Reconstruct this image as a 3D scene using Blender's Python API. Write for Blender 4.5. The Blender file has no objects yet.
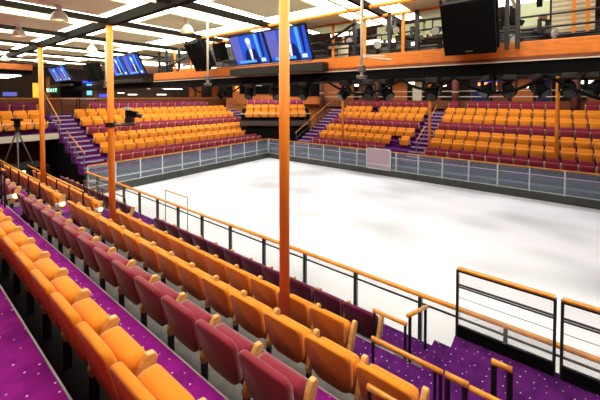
import bpy, bmesh, math, random
from mathutils import Vector, Matrix
random.seed(7)
S = bpy.context.scene
COL = S.collection
PI = math.pi
E = 4.15                      # eye height above the ice
# ------------------------------------------------------------------ materials
def lin(c):
    return tuple(((v/255)/12.92 if v/255 <= .04045 else ((v/255+.055)/1.055)**2.4) for v in c) + (1,)
def mat(name, rgb, rough=.6, metal=0., spec=.4, sheen=0., emit=None, es=0., var=0., vscale=8., bump=0.):
    m = bpy.data.materials.new(name); m.use_nodes = True
    nt = m.node_tree; b = nt.nodes['Principled BSDF']
    b.inputs['Base Color'].default_value = lin(rgb)
    b.inputs['Roughness'].default_value = rough
    b.inputs['Metallic'].default_value = metal
    b.inputs['Specular IOR Level'].default_value = spec
    if sheen:
        b.inputs['Sheen Weight'].default_value = sheen
        b.inputs['Sheen Roughness'].default_value = .4
    if emit:
        b.inputs['Emission Color'].default_value = lin(emit); b.inputs['Emission Strength'].default_value = es
    if var or bump:
        tc = nt.nodes.new('ShaderNodeTexCoord'); n = nt.nodes.new('ShaderNodeTexNoise')
        n.inputs['Scale'].default_value = vscale; n.inputs['Detail'].default_value = 4
        nt.links.new(tc.outputs['Object'], n.inputs['Vector'])
        if var:
            r = nt.nodes.new('ShaderNodeValToRGB')
            c = lin(rgb)
            r.color_ramp.elements[0].position = .3; r.color_ramp.elements[1].position = .7
            r.color_ramp.elements[0].color = tuple(max(0, v*(1-var)) for v in c[:3]) + (1,)
            r.color_ramp.elements[1].color = tuple(min(1, v*(1+var)) for v in c[:3]) + (1,)
            nt.links.new(n.outputs['Fac'], r.inputs['Fac']); nt.links.new(r.outputs['Color'], b.inputs['Base Color'])
        if bump:
            bp = nt.nodes.new('ShaderNodeBump'); bp.inputs['Strength'].default_value = bump; bp.inputs['Distance'].default_value = .01
            nt.links.new(n.outputs['Fac'], bp.inputs['Height']); nt.links.new(bp.outputs['Normal'], b.inputs['Normal'])
    return m
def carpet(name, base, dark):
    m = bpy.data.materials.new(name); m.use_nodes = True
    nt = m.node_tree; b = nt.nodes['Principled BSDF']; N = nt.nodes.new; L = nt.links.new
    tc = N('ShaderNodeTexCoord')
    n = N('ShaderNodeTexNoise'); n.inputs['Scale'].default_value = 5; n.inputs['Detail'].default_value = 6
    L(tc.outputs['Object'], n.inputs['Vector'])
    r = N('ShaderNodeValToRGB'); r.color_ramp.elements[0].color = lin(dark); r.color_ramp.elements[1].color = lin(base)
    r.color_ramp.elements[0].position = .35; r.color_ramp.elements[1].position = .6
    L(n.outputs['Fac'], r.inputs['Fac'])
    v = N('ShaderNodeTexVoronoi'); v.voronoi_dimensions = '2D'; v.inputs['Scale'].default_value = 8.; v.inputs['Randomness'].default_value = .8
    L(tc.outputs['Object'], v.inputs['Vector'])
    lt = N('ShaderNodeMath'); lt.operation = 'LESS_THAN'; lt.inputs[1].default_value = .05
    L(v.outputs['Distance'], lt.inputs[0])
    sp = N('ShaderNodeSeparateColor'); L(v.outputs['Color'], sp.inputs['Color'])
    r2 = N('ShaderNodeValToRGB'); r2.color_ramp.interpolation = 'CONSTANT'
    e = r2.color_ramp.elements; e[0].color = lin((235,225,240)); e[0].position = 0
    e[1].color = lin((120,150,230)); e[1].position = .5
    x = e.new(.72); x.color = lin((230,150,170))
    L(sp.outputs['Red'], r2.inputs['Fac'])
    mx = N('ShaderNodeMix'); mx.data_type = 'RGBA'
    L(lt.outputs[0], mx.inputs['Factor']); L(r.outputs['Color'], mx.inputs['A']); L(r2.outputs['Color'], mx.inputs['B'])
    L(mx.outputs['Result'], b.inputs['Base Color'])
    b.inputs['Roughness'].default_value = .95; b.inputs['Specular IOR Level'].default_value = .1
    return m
def glassy(name, rgb, solid=.3, rough=.15):
    m = bpy.data.materials.new(name); m.use_nodes = True
    nt = m.node_tree; b = nt.nodes['Principled BSDF']; o = nt.nodes['Material Output']
    b.inputs['Base Color'].default_value = lin(rgb); b.inputs['Roughness'].default_value = rough
    t = nt.nodes.new('ShaderNodeBsdfTransparent'); mx = nt.nodes.new('ShaderNodeMixShader')
    mx.inputs[0].default_value = solid
    nt.links.new(t.outputs[0], mx.inputs[1]); nt.links.new(b.outputs[0], mx.inputs[2]); nt.links.new(mx.outputs[0], o.inputs['Surface'])
    return m
def wood(name, rgb, rough=.35):
    m = mat(name, rgb, rough)
    nt = m.node_tree; b = nt.nodes['Principled BSDF']; N = nt.nodes.new; L = nt.links.new
    tc = N('ShaderNodeTexCoord'); w = N('ShaderNodeTexNoise'); w.inputs['Scale'].default_value = 6; w.inputs['Detail'].default_value = 5
    mp = N('ShaderNodeMapping'); mp.inputs['Scale'].default_value = (1, 1, 5)
    L(tc.outputs['Object'], mp.inputs['Vector']); L(mp.outputs[0], w.inputs['Vector'])
    r = N('ShaderNodeValToRGB'); c = lin(rgb)
    r.color_ramp.elements[0].position = .3; r.color_ramp.elements[1].position = .7
    r.color_ramp.elements[0].color = tuple(v*.75 for v in c[:3]) + (1,); r.color_ramp.elements[1].color = tuple(min(1, v*1.15) for v in c[:3]) + (1,)
    L(w.outputs['Fac'], r.inputs['Fac']); L(r.outputs['Color'], b.inputs['Base Color'])
    return m
M = dict(
    orange=mat('orange_fabric', (224,132,30), .85, spec=.2, sheen=.25, bump=.15, vscale=60),
    red=mat('crimson_fabric', (128,30,48), .85, spec=.2, sheen=.6, bump=.15, vscale=60),
    maroon=mat('maroon_fabric', (88,18,50), .85, spec=.2, sheen=.2, bump=.15, vscale=60),
    plum=mat('plum_fabric', (128,38,70), .85, spec=.2, sheen=.4),
    oak=wood('oak', (226,170,96), .4), rail=wood('rail_wood', (222,148,56), .25),
    pole=mat('orange_paint', (232,134,32), .45), fascia=wood('fascia_wood', (206,112,26), .45), black=mat('black_paint', (18,18,18), .45), blackm=mat('matt_black', (6,6,7), .85, spec=.1),
    post=mat('dark_post', (44,48,44), .4), grey=mat('grey_floor', (96,96,94), .8, var=.15), lightgrey=mat('pale_metal', (190,194,192), .4, .3),
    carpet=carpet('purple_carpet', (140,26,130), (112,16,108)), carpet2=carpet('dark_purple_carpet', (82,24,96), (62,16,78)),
    step=mat('step_carpet', (92,34,100), .95, spec=.1, var=.3, vscale=9), nosing=mat('nosing_strip', (168,160,166), .5), walk=mat('walkway_grey', (104,112,126), .7, var=.1),
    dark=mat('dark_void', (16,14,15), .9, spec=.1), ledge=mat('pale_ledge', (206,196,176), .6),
    base=mat('board_base', (62,64,60), .5, var=.25, vscale=3), fglass=glassy('barrier_glass', (120,130,142), .3), nglass=glassy('rail_glass', (222,240,234), .2),
    cglass=glassy('clear_glass', (225,238,235), .1), wallwood=wood('panel_wood', (196,106,36), .45), brown=mat('brown_marble', (128,78,62), .4, var=.3, vscale=5),
    brownw=wood('brown_wood', (120,62,30), .5), beige=mat('beige_panel', (222,228,176), .7, var=.05, vscale=2), cream=mat('cream_paint', (226,214,180), .6),
    lamp=mat('lamp_enamel', (238,238,226), .3), glow=mat('luminous_panel', (255,255,255), .6, emit=(255,252,238), es=6.5),
    tube=mat('light_tube', (255,255,255), .5, emit=(255,246,226), es=5.), warm=mat('step_light', (255,240,190), .5, emit=(255,224,130), es=5.),
    orangelit=mat('amber_glow', (255,190,90), .5, emit=(255,160,40), es=1.6), blue=mat('blue_neon', (40,60,255), .5, emit=(50,70,255), es=1.6),
    cyan=mat('cyan_sign', (120,220,240), .5, emit=(120,215,240), es=1.0), green=mat('exit_green', (10,120,70), .5, emit=(10,150,90), es=.9),
    exitw=mat('exit_white', (240,255,245), .5, emit=(230,255,240), es=1.4), beam=mat('dark_beam', (20,17,12), .9, spec=.1), navy=mat('navy_panel', (30,28,80), .6),
    s_blue=mat('screen_blue', (10,20,60), .3, emit=(28,92,226), es=.95), s_dark=mat('screen_navy', (5,8,30), .3, emit=(12,30,110), es=.8),
    s_skin=mat('screen_pale', (60,60,80), .3, emit=(186,196,226), es=.95), s_white=mat('screen_white', (90,90,90), .3, emit=(214,232,255), es=1.1),
    s_lilac=mat('screen_lilac', (30,30,60), .3, emit=(104,112,206), es=.9), s_cyan=mat('screen_cyan', (30,60,90), .3, emit=(90,180,250), es=1.0),
    wall=mat('dark_wall', (70,56,48), .8), upper=mat('upper_wall', (84,78,66), .8), steel=mat('steel', (120,120,116), .35, .7), cable=mat('cable_rubber', (4,4,4), .8, spec=.1),
)
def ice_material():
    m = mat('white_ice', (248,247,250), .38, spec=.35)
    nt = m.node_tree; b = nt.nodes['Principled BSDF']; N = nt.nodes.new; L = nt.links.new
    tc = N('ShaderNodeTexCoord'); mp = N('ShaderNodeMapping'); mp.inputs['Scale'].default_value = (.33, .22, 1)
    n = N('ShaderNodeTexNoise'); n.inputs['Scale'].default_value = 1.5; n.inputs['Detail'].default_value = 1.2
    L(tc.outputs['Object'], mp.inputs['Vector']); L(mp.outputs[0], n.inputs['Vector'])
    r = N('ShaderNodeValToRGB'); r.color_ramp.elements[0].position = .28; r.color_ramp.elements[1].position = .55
    r.color_ramp.elements[0].color = lin((208,209,212)); r.color_ramp.elements[1].color = lin((250,249,253))  # grey blotches of projected light and reflection put into the ice colour
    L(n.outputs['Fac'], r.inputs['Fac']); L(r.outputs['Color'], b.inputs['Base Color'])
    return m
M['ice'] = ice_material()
def corrugated():
    m = mat('corrugated_shutter', (208,190,146), .6)
    nt = m.node_tree; b = nt.nodes['Principled BSDF']; N = nt.nodes.new; L = nt.links.new
    tc = N('ShaderNodeTexCoord'); w = N('ShaderNodeTexWave'); w.bands_direction = 'Z'; w.inputs['Scale'].default_value = 2.2
    L(tc.outputs['Object'], w.inputs['Vector'])
    bp = N('ShaderNodeBump'); bp.inputs['Strength'].default_value = .5; bp.inputs['Distance'].default_value = .04
    L(w.outputs['Fac'], bp.inputs['Height']); L(bp.outputs['Normal'], b.inputs['Normal'])
    return m
M['corr'] = corrugated()
# ------------------------------------------------------------------ mesh helpers
def nb(): return bmesh.new()
def box(bm, a, b, bev=0.):
    lo = [min(p, q) for p, q in zip(a, b)]; hi = [max(p, q) for p, q in zip(a, b)]
    v = [bm.verts.new((x, y, z)) for z in (lo[2], hi[2]) for y in (lo[1], hi[1]) for x in (lo[0], hi[0])]
    f = [bm.faces.new([v[i] for i in q]) for q in ((0,2,3,1),(4,5,7,6),(0,1,5,4),(2,6,7,3),(0,4,6,2),(1,3,7,5))]
    if bev:
        es = {e for q in f for e in q.edges}
        bmesh.ops.bevel(bm, geom=list(es), offset=bev, segments=2, affect='EDGES', profile=.6)
def obox(bm, c, ux, uy, uz, hx, hy, hz):
    c = Vector(c); ux, uy, uz = (Vector(u).normalized() for u in (ux, uy, uz))
    v = [bm.verts.new(c + ux*hx*sx + uy*hy*sy + uz*hz*sz) for sz in (-1,1) for sy in (-1,1) for sx in (-1,1)]
    for q in ((0,2,3,1),(4,5,7,6),(0,1,5,4),(2,6,7,3),(0,4,6,2),(1,3,7,5)): bm.faces.new([v[i] for i in q])
def tube(bm, pts, r, n=10, r2=None):
    pts = [Vector(p) for p in pts]; rings = []
    for i, p in enumerate(pts):
        d = (pts[min(i+1, len(pts)-1)] - pts[max(i-1, 0)]).normalized()
        a = d.cross(Vector((0,0,1)))
        if a.length < 1e-3: a = d.cross(Vector((0,1,0)))
        a.normalize(); c = d.cross(a).normalized()
        rr = r if r2 is None else r + (r2-r)*i/(len(pts)-1)
        rings.append([bm.verts.new(p + a*rr*math.cos(2*PI*k/n) + c*rr*math.sin(2*PI*k/n)) for k in range(n)])
    for A, B in zip(rings, rings[1:]):
        for k in range(n): bm.faces.new((A[k], A[(k+1)%n], B[(k+1)%n], B[k]))
    bm.faces.new(rings[0][::-1]); bm.faces.new(rings[-1])
def lathe(bm, prof, c=(0,0,0), n=20):
    rings = [[bm.verts.new((c[0]+r*math.cos(2*PI*k/n), c[1]+r*math.sin(2*PI*k/n), c[2]+z)) for k in range(n)] for r, z in prof]
    for A, B in zip(rings, rings[1:]):
        for k in range(n): bm.faces.new((A[k], A[(k+1)%n], B[(k+1)%n], B[k]))
    bm.faces.new(rings[0][::-1]); bm.faces.new(rings[-1])
def prism(bm, pts, d):                      # closed outline, extruded by the vector d
    d = Vector(d); a = [bm.verts.new(Vector(p)) for p in pts]; b = [bm.verts.new(Vector(p)+d) for p in pts]
    n = len(a)
    bm.faces.new(a); bm.faces.new(b[::-1])
    for i in range(n): bm.faces.new((a[i], b[i], b[(i+1)%n], a[(i+1)%n]))
def mesh(name, bm, m, smooth=False):
    bmesh.ops.recalc_face_normals(bm, faces=bm.faces[:])
    me = bpy.data.meshes.new(name); bm.to_mesh(me); bm.free()
    me.materials.append(M[m] if isinstance(m, str) else m)
    if smooth:
        for p in me.polygons: p.use_smooth = True
    return me
def obj(name, bm, m, parent=None, smooth=False, loc=None):
    o = bpy.data.objects.new(name, bm if isinstance(bm, bpy.types.Mesh) else mesh(name, bm, m, smooth))
    COL.objects.link(o)
    if parent is not None:
        o.parent = parent
        if loc is None: o.matrix_parent_inverse = parent.matrix_basis.inverted()
    if loc is not None: o.location = loc
    return o
def tag(o, label, cat, group=None):
    o['label'] = label; o['category'] = cat
    if group: o['group'] = group
    return o
def thing(name, label, cat, loc=(0,0,0), rz=0., group=None):
    o = bpy.data.objects.new(name, None); COL.objects.link(o); o.empty_display_size = .1
    o.location = loc; o.rotation_euler = (0,0,rz)
    return tag(o, label, cat, group)
def struct(name, bm, m, label=None, smooth=False):
    o = obj(name, bm, m, smooth=smooth); o['kind'] = 'structure'
    if label: o['label'] = label
    return o
ORD = ['first','second','third','fourth','fifth','sixth','seventh','eighth','ninth','tenth','eleventh','twelfth','thirteenth','fourteenth','fifteenth','sixteenth','seventeenth','eighteenth','nineteenth','twentieth','twenty-first','twenty-second']
# ------------------------------------------------------------------ theatre seats
W = .55
def back_bm(tilt=.24, xb=-.05):
    bm = nb(); hw, z0, z1 = .252, .27, .725; out = []
    for cy, cz, r, a0 in ((hw-.07, z1-.07, .07, 0), (-hw+.07, z1-.07, .07, 90), (-hw+.13, z0+.13, .13, 180), (hw-.13, z0+.13, .13, 270)):
        for k in range(5):
            a = math.radians(a0 + 22.5*k); out.append((cy + r*math.cos(a), cz + r*math.sin(a)))
    layers = []
    for x, s in ((-.032,.94), (-.026,.985), (-.012,1.), (.012,1.), (.028,.97), (.036,.91)):
        layers.append([bm.verts.new((x - (z-.27)*tilt + xb, y*s*(1-.15*max(0,(.725-z)/.455)**1.5), .5 + (z-.5)*s)) for y, z in out])
    n = len(out)
    for A, B in zip(layers, layers[1:]):
        for k in range(n): bm.faces.new((A[k], A[(k+1)%n], B[(k+1)%n], B[k]))
    bm.faces.new(layers[0][::-1]); bm.faces.new(layers[-1])
    return bm
def cushion_bm(x0=-.06, x1=.10, lean=.14):
    bm = nb(); box(bm, (x0,-.23,.22), (x1,.23,.575), .06)
    for v in bm.verts: v.co.x += (.575 - v.co.z)*lean
    return bm
def arm_bm():
    bm = nb(); prism(bm, [(.01,.024,.56),(.05,.024,.61),(.10,.024,.60),(.12,.024,.56),(.03,.024,.33),(-.03,.024,.25),(-.085,.024,.25),(-.095,.024,.31),(-.05,.024,.40)], (0,-.048,0))
    bmesh.ops.bevel(bm, geom=bm.edges[:], offset=.006, segments=1, affect='EDGES'); return bm
def leg_bm():
    bm = nb(); box(bm, (-.085,-.016,0), (-.03,.016,.275)); return bm
SEAT = {c: dict(backrest=mesh('backrest', back_bm(), c, True), seat_cushion=mesh('seat_cushion', cushion_bm(), c, True)) for c in ('orange','red','maroon','plum')}
SEAT_FAR = {c: dict(backrest=mesh('backrest', back_bm(.38, -.02), c, True), seat_cushion=mesh('seat_cushion', cushion_bm(-.045, .115, .1), c, True)) for c in SEAT}
ARM = mesh('armrest', arm_bm(), 'oak'); LEG = mesh('leg', leg_bm(), 'black')
NAME = dict(orange='orange_theatre_seat', red='red_theatre_seat', maroon='maroon_theatre_seat', plum='plum_theatre_seat')
CAT = dict(orange='orange seat', red='red seat', maroon='maroon seat', plum='plum seat')
def seat(c, x, y, z, rz, label, group, both=False):
    t = thing(NAME[c], label, CAT[c], (x, y, z), rz, group)
    for k, me in (SEAT if rz == 0 else SEAT_FAR)[c].items(): obj(k, me, None, t, loc=(0,0,0))
    for s in ((-1, 1) if both else (-1,)):
        obj('armrest', ARM, None, t, loc=(0, s*W/2, 0)); obj('leg', LEG, None, t, loc=(0, s*W/2, 0))
    return t
# ------------------------------------------------------------------ near stand
RISE, TREAD = .385, .845
def nos(k): return 1.51 + TREAD*(k-1)          # front edge of row k's floor
def nz(k): return 1.90 - RISE*(k-1)
Y_A, Y_B, Y_FAR, Y_R = 8.45, 9.45, 15.0, 1.55      # aisle from Y_A to Y_B
bm = nb(); bu = nb(); bn = nb(); bd = nb(); bl = nb()
for k in range(-1, 6):
    x1 = nos(k) if k < 5 else 5.02
    y0 = -3.0 if k < 4 else (.97 if k == 5 else Y_R - .02)
    box(bm if k < 4 else bl, (nos(k-1) if k > -1 else -2.2, y0, -.25), (x1, Y_FAR, nz(k)))
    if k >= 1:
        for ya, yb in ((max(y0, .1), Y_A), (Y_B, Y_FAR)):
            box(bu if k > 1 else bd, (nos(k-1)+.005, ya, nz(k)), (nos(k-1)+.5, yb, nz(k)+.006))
    if k < 5: box(bn, (x1-.008, y0, nz(k)), (x1+.004, Y_FAR, nz(k)+.006))
struct('floor_near_stand', bm, 'carpet', 'purple carpeted terraces of the near stand')
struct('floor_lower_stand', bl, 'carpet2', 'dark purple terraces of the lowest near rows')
struct('floor_seat_strips', bu, 'grey', 'grey floor strips under the near seat rows')
struct('floor_shade_strip', bd, 'dark', 'painted shade strip under the closest row')  # shade under the closest row, painted as a dark strip
struct('trim_near_nosings', bn, 'nosing', 'pale edge strips of the near terraces')
bm = nb()
for k in range(2, 6): box(bm, (nos(k-1), Y_A+.12, nz(k)), (nos(k-1)+.4, Y_B-.12, nz(k)+RISE/2))
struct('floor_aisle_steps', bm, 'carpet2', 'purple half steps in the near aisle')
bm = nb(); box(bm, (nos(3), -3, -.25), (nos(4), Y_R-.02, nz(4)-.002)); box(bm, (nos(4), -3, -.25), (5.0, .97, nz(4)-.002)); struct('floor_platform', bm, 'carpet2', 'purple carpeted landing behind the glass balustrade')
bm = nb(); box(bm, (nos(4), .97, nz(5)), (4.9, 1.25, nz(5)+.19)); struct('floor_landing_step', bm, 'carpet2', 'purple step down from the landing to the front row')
ROWS = {1: ('orange', 'row closest to the camera'), 2: ('red', 'second closest row'), 3: ('orange', 'third closest row'),
        4: ('orange', 'row behind the maroon front row'), 5: ('maroon', 'front row along the glass rail')}
for k, (c, nm) in ROWS.items():
    x = nos(k-1) + (.275 if k == 1 else .26)
    end = {1: 6.4, 2: Y_A, 3: Y_A, 4: Y_A, 5: Y_A-.55}[k]
    lo = {1: .9, 2: 1.0, 3: .45, 4: 1.6, 5: 1.7}[k]
    n = int((end - lo)/W + .01)
    for i in range(n):
        y = end - W*(i+.5)
        if k == 1: lab = f'orange seat in the row closest to the camera, {ORD[n-1-i]} up from the bottom edge'
        elif k == 5: lab = f'dark maroon seat in the front row along the glass rail, {ORD[i]} from the far aisle'
        else: lab = f'{c} seat in the {nm}, {ORD[i]} from the step-lit far aisle'
        seat(c, x, y, nz(k), 0, lab, f'near stand seats, {nm}', i == 0)
    if k > 1:
        n2 = 3 if k == 2 else 10
        for i in range(n2):
            y = Y_B + .03 + W*(i+.5)
            seat(c, x, y, nz(k), 0, f'{"dark maroon" if c=="maroon" else c} seat of the {nm}, {ORD[i]} beyond the aisle', f'seats beyond the near aisle, {nm}', i == n2-1)
# step lights on aisle row ends
for x, y, z, lab in ((1.72,9.40,nz(2)+.43,'red row end beyond the aisle'), (2.58,9.40,nz(3)+.40,'third row end beyond the aisle'), (3.42,9.40,nz(4)+.42,'fourth row end beyond the aisle'), (3.05,15.22,1.40,'dark camera platform')):
    t = thing('step_light', f'round glowing step light in pale box, {lab}', 'step light', (x, y, z), 0, 'aisle step lights')
    bm = nb(); box(bm, (-.11,-.05,-.045), (.11,-.012,.045), .008); obj('housing', bm, 'lightgrey', t, loc=(0,0,0))
    bm = nb(); tube(bm, [(.04,-.05,0),(.04,-.075,0)], .05, 16); obj('lens', bm, 'warm', t, loc=(0,0,0))
# ------------------------------------------------------------------ rails
def rail_thing(name, label, p0, p1, h, posts, cat='handrail', r=.026, sub=None, group=None, cap='rail', postr=.018):
    """wooden capped rail from p0 to p1 (points on the cap), posts at the fractions, h long"""
    p0, p1 = Vector(p0), Vector(p1)
    t = thing(name, label, cat, (p0.x, p0.y, p0.z-h), 0, group)
    bpy.context.view_layer.update()
    bm = nb(); tube(bm, [p0, p1], r, 10); obj('wooden_cap', bm, cap, t, True)
    for f in posts:
        p = p0.lerp(p1, f); bm = nb(); tube(bm, [p - Vector((0,0,h)), p - Vector((0,0,.02))], postr, 8); obj('post', bm, 'black', t)
    for dz in sub or ():
        bm = nb(); tube(bm, [p0 - Vector((0,0,dz)), p1 - Vector((0,0,dz))], .01, 6); obj('lower_rail', bm, 'black', t)
    return t
rail_thing('handrail', 'long wooden handrail beyond the aisle behind the third seat row', (nos(2)-.02, 10.0, nz(2)+.52), (nos(2)-.02, 15, nz(2)+.52), .52, (0,.2,.4,.6,.8,1), r=.024)
rail_thing('handrail', 'long wooden handrail beyond the aisle behind the fourth seat row', (nos(3)-.02, 9.7, nz(3)+.52), (nos(3)-.02, 15, nz(3)+.52), .52, (0,.2,.4,.6,.8,1), r=.024)
rail_thing('handrail', 'thin dark wooden handrail beyond the aisle behind the maroon front row', (nos(4)-.02, 9.2, nz(4)+.62), (nos(4)-.02, 12.2, nz(4)+.62), .62, (0,.5,1), r=.016, cap='brownw')
rail_thing('stair_rail', 'tall black post with short wooden grip at the near aisle beside the red row', (nos(1)-.04, 8.72, nz(1)+.75), (nos(1)-.04, 9.0, nz(1)+.75), .75, (0, 1))
rail_thing('stair_rail', 'short wooden capped rail at the end of the maroon front row', (nos(4)+.04, 1.85, nz(5)+.83), (nos(4)+.04, 1.38, nz(5)+.83), .83, (.04,.95))
# sloped stair rail
t = thing('stair_rail', 'sloping wooden capped stair rail on two black posts beside the landing', 'handrail', (4.15,1.38,nz(5)))
bpy.context.view_layer.update()
a, b = Vector((4.12,1.38,1.29)), Vector((5.0,1.38,.95))
bm = nb(); tube(bm, [a,b], .027, 10); obj('wooden_cap', bm, 'rail', t, True)
bm = nb(); tube(bm, [(4.2,1.38,nz(5)),(4.2,1.38,1.26)], .022, 8); obj('post', bm, 'black', t)
bm = nb(); tube(bm, [(4.9,1.38,nz(5)),(4.9,1.38,.98)], .022, 8); obj('post', bm, 'black', t)
rail_thing('stair_rail', 'long wooden rail in front of the landing behind the third seat row', (nos(3)+.03, 1.48, 1.49), (nos(3)+.03, .74, 1.49), 1.49-nz(4), (.02,.9,.97))
rail_thing('stair_rail', 'short thick wooden capped rail on stout black posts at the landing edge', (nos(3)+.03, .72, 1.49), (nos(3)+.03, .52, 1.49), 1.49-nz(4), (.1,.85), r=.03, postr=.026)
rail_thing('stair_rail', 'wooden rail continuing along the landing past the stout posts at the bottom', (nos(3)+.03, .51, 1.475), (nos(3)+.03, -.6, 1.475), 1.475-nz(4), (.35,.95))
rail_thing('stair_rail', 'smallest wooden capped rail standing on two close black posts on the landing', (3.47, .365, 1.64), (3.47, .20, 1.64), 1.64-nz(4), (.12,.88), r=.028, postr=.026)
# little seat-end rail at the bottom frame edge
rail_thing('stair_rail', 'low wooden capped rail in front of the bottom orange seat', (2.2, 1.04, nz(2)+.43), (2.2, .70, nz(2)+.43), .43, (.05,.95), r=.024)
# near glass rail
def barrier(name, label, p0, p1, z0, zt, step, capm, postm, glass, base_h=.0, basem='base', mids=(), capr=.04, pw=.03, thick=.02, cat='barrier'):
    p0, p1 = Vector(p0 + (0,)), Vector(p1 + (0,)); d = (p1-p0); L = d.length; d.normalize(); nrm = Vector((-d.y, d.x, 0)); up = Vector((0,0,1))
    t = thing(name, label, cat, (p0.x, p0.y, z0)); bpy.context.view_layer.update()
    mid = (p0+p1)/2
    bm = nb(); obox(bm, mid + up*(zt-.02), d, nrm, up, L/2, capr, .022); bmesh.ops.bevel(bm, geom=bm.edges[:], offset=.012, segments=2, affect='EDGES'); obj('top_rail', bm, capm, t)
    if base_h:
        bm = nb(); obox(bm, mid + up*(z0+base_h/2), d, nrm, up, L/2, .05, base_h/2); obj('base_board', bm, basem, t)
    for f, hh in mids:
        bm = nb(); obox(bm, mid + up*f, d, nrm, up, L/2, .012, hh); obj('middle_rail', bm, postm, t)
    n = max(1, round(L/step))
    for i in range(n+1):
        c = p0 + d*(L*i/n); bm = nb(); obox(bm, c + up*((z0+base_h+zt-.04)/2), d, nrm, up, pw/2, pw*.7, (zt-.04-z0-base_h)/2); obj('post', bm, postm, t)
        if i < n:
            c = p0 + d*(L*(i+.5)/n); bm = nb(); obox(bm, c + up*((z0+base_h+zt-.05)/2), d, nrm, up, L/n/2-pw*.6, .006, (zt-.05-z0-base_h)/2); obj('glass_panel', bm, glass, t)
    return t
RX = 5.05
barrier('glass_rail', 'long glass rail with wooden top and dark posts along the near ice edge', (RX,-3), (RX,15.0), .0, 1.08, 1.13, 'rail', 'post', 'nglass', .30, 'base', ((.93,.012),), .045, .05)
barrier('rink_barrier', 'glazed barrier with pale posts on dark base across the far end of the ice', (RX+.06,15.05), (16.0,15.05), 0, 1.3, 1.1, 'rail', 'lightgrey', 'fglass', .32, 'base', ((.62,.014),(.36,.02)), .04, .05)
barrier('rink_barrier', 'long glazed barrier with pale posts along the side opposite the camera', (16.05,15.0), (16.05,-4), 0, 1.31, 1.1, 'rail', 'lightgrey', 'fglass', .30, 'base', ((1.0,.01),(.34,.02)), .04, .05)
# pinkish gate in the far barrier
t = thing('rink_gate', 'pale pinkish gate with light frame in the long far barrier', 'gate', (15.98,7.0,.3)); bpy.context.view_layer.update()
bm = nb()
for a, b in (((15.94,6.3,.3),(15.97,6.36,1.42)), ((15.94,7.64,.3),(15.97,7.7,1.42)), ((15.94,6.3,1.36),(15.97,7.7,1.42)), ((15.94,6.3,.3),(15.97,7.7,.36)), ((15.94,6.36,.55),(15.97,7.64,.59))): box(bm, a, b)
obj('gate_frame', bm, 'lightgrey', t)
bm = nb(); box(bm, (15.955,6.37,.37),(15.965,7.63,1.35)); obj('gate_panel', bm, glassy('pink_glass', (206,178,190), .5), t)
# glass balustrade on the landing
def balustrade(y0, y1, lab):
    x = 4.93; z0, zt = nz(4)-.02, 1.73
    t = thing('glass_balustrade', lab, 'balustrade', (x, y0, z0)); bpy.context.view_layer.update()
    bm = nb(); box(bm, (x-.035,y0,zt-.03),(x+.035,y1,zt),.008); obj('wooden_cap', bm, 'rail', t)
    bm = nb(); box(bm, (x-.03,y0,zt-.055),(x+.03,y1,zt-.032)); obj('cap_channel', bm, 'black', t)
    for y in (y0, y1):
        bm = nb(); box(bm, (x-.03,y-.016,z0),(x+.03,y+.016,zt-.03)); obj('post', bm, 'post', t)
    bm = nb(); box(bm, (x-.01,y0,1.475),(x+.01,y1,1.495)); box(bm, (x-.01,y0,1.443),(x+.01,y1,1.46)); obj('middle_rail', bm, 'post', t)
    bm = nb(); tube(bm, [(x,y0,1.30),(x,y1,1.30)], .004, 6); obj('wire', bm, 'steel', t)
    bm = nb(); box(bm, (x-.03,y0,z0),(x+.03,y1,z0+.17)); obj('base_board', bm, 'blackm', t)
    bm = nb(); box(bm, (x-.005,min(y0,y1)+.02,z0+.175),(x+.005,max(y0,y1)-.02,zt-.06)); obj('glass_panel', bm, 'cglass', t)
balustrade(.95, -.135, 'wood-capped balustrade panel on the purple landing, beside the sloping stair rail')
balustrade(-.205, -1.6, 'wood-capped balustrade panel on the purple landing, cut off by the picture edge')
# ------------------------------------------------------------------ far stands
FR, FT = .39, .845
def fz(k): return .80 + FR*k
RC = ['red','orange','orange','red','orange','orange','plum']
RN = ['bottom','second','third','fourth','fifth','sixth','top']
def ey(k): return 16.28 + FT*k
def fx(k): return 17.18 + FT*k
def terraces(name, label, axis, a0, a1, ks, base):
    bm = nb()
    for k in ks:
        p = (ey if axis == 'y' else fx)(k); lo = p - .585; hi = p + .26 if k < 6 else p + 1.6
        z0 = base if k > 3 or base < 0 else -.25
        if axis == 'y': box(bm, (a0, lo, z0), (a1, hi, fz(k)))
        else: box(bm, (lo, a0, z0), (hi, a1, fz(k)))
    struct(name, bm, 'step', label)
def stairs(name, nname, label, axis, a0, a1):
    bm, bn = nb(), nb()
    for k in range(0, 7):
        p = (ey if axis == 'y' else fx)(k)
        for z, q0, q1 in ((fz(k), p-.585, p+.26), (fz(k)+FR/2, p-.16, p+.26)):
            if k == 6 and z > fz(6): continue
            if z > fz(k):
                if axis == 'y': box(bm, (a0,q0,fz(k)),(a1,q1,z))
                else: box(bm, (q0,a0,fz(k)),(q1,a1,z))
            if axis == 'y': box(bn, (a0+.05,q0-.01,z-.05),(a1-.05,q0+.05,z+.008))
            else: box(bn, (q0-.01,a0+.05,z-.05),(q0+.05,a1-.05,z+.008))
    struct(name, bm, 'step', label); struct(nname, bn, 'nosing')
EX0, EX1 = 6.4, 17.1
bm = nb(); box(bm, (5.2, 15.1, -.25), (18.3, ey(0)-.585, fz(0)-.25)); box(bm, (16.1, -4, -.25), (fx(0)-.585, 15.1, fz(0)-.25)); box(bm, (5.25, ey(0)-.6, 0), (18.3, ey(0)-.586, fz(0))); box(bm, (fx(0)-.6, -4, 0), (fx(0)-.586, 13.6, fz(0)))
struct('floor_front_walk', bm, 'walk', 'grey walkway between the barriers and the far stands')
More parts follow.
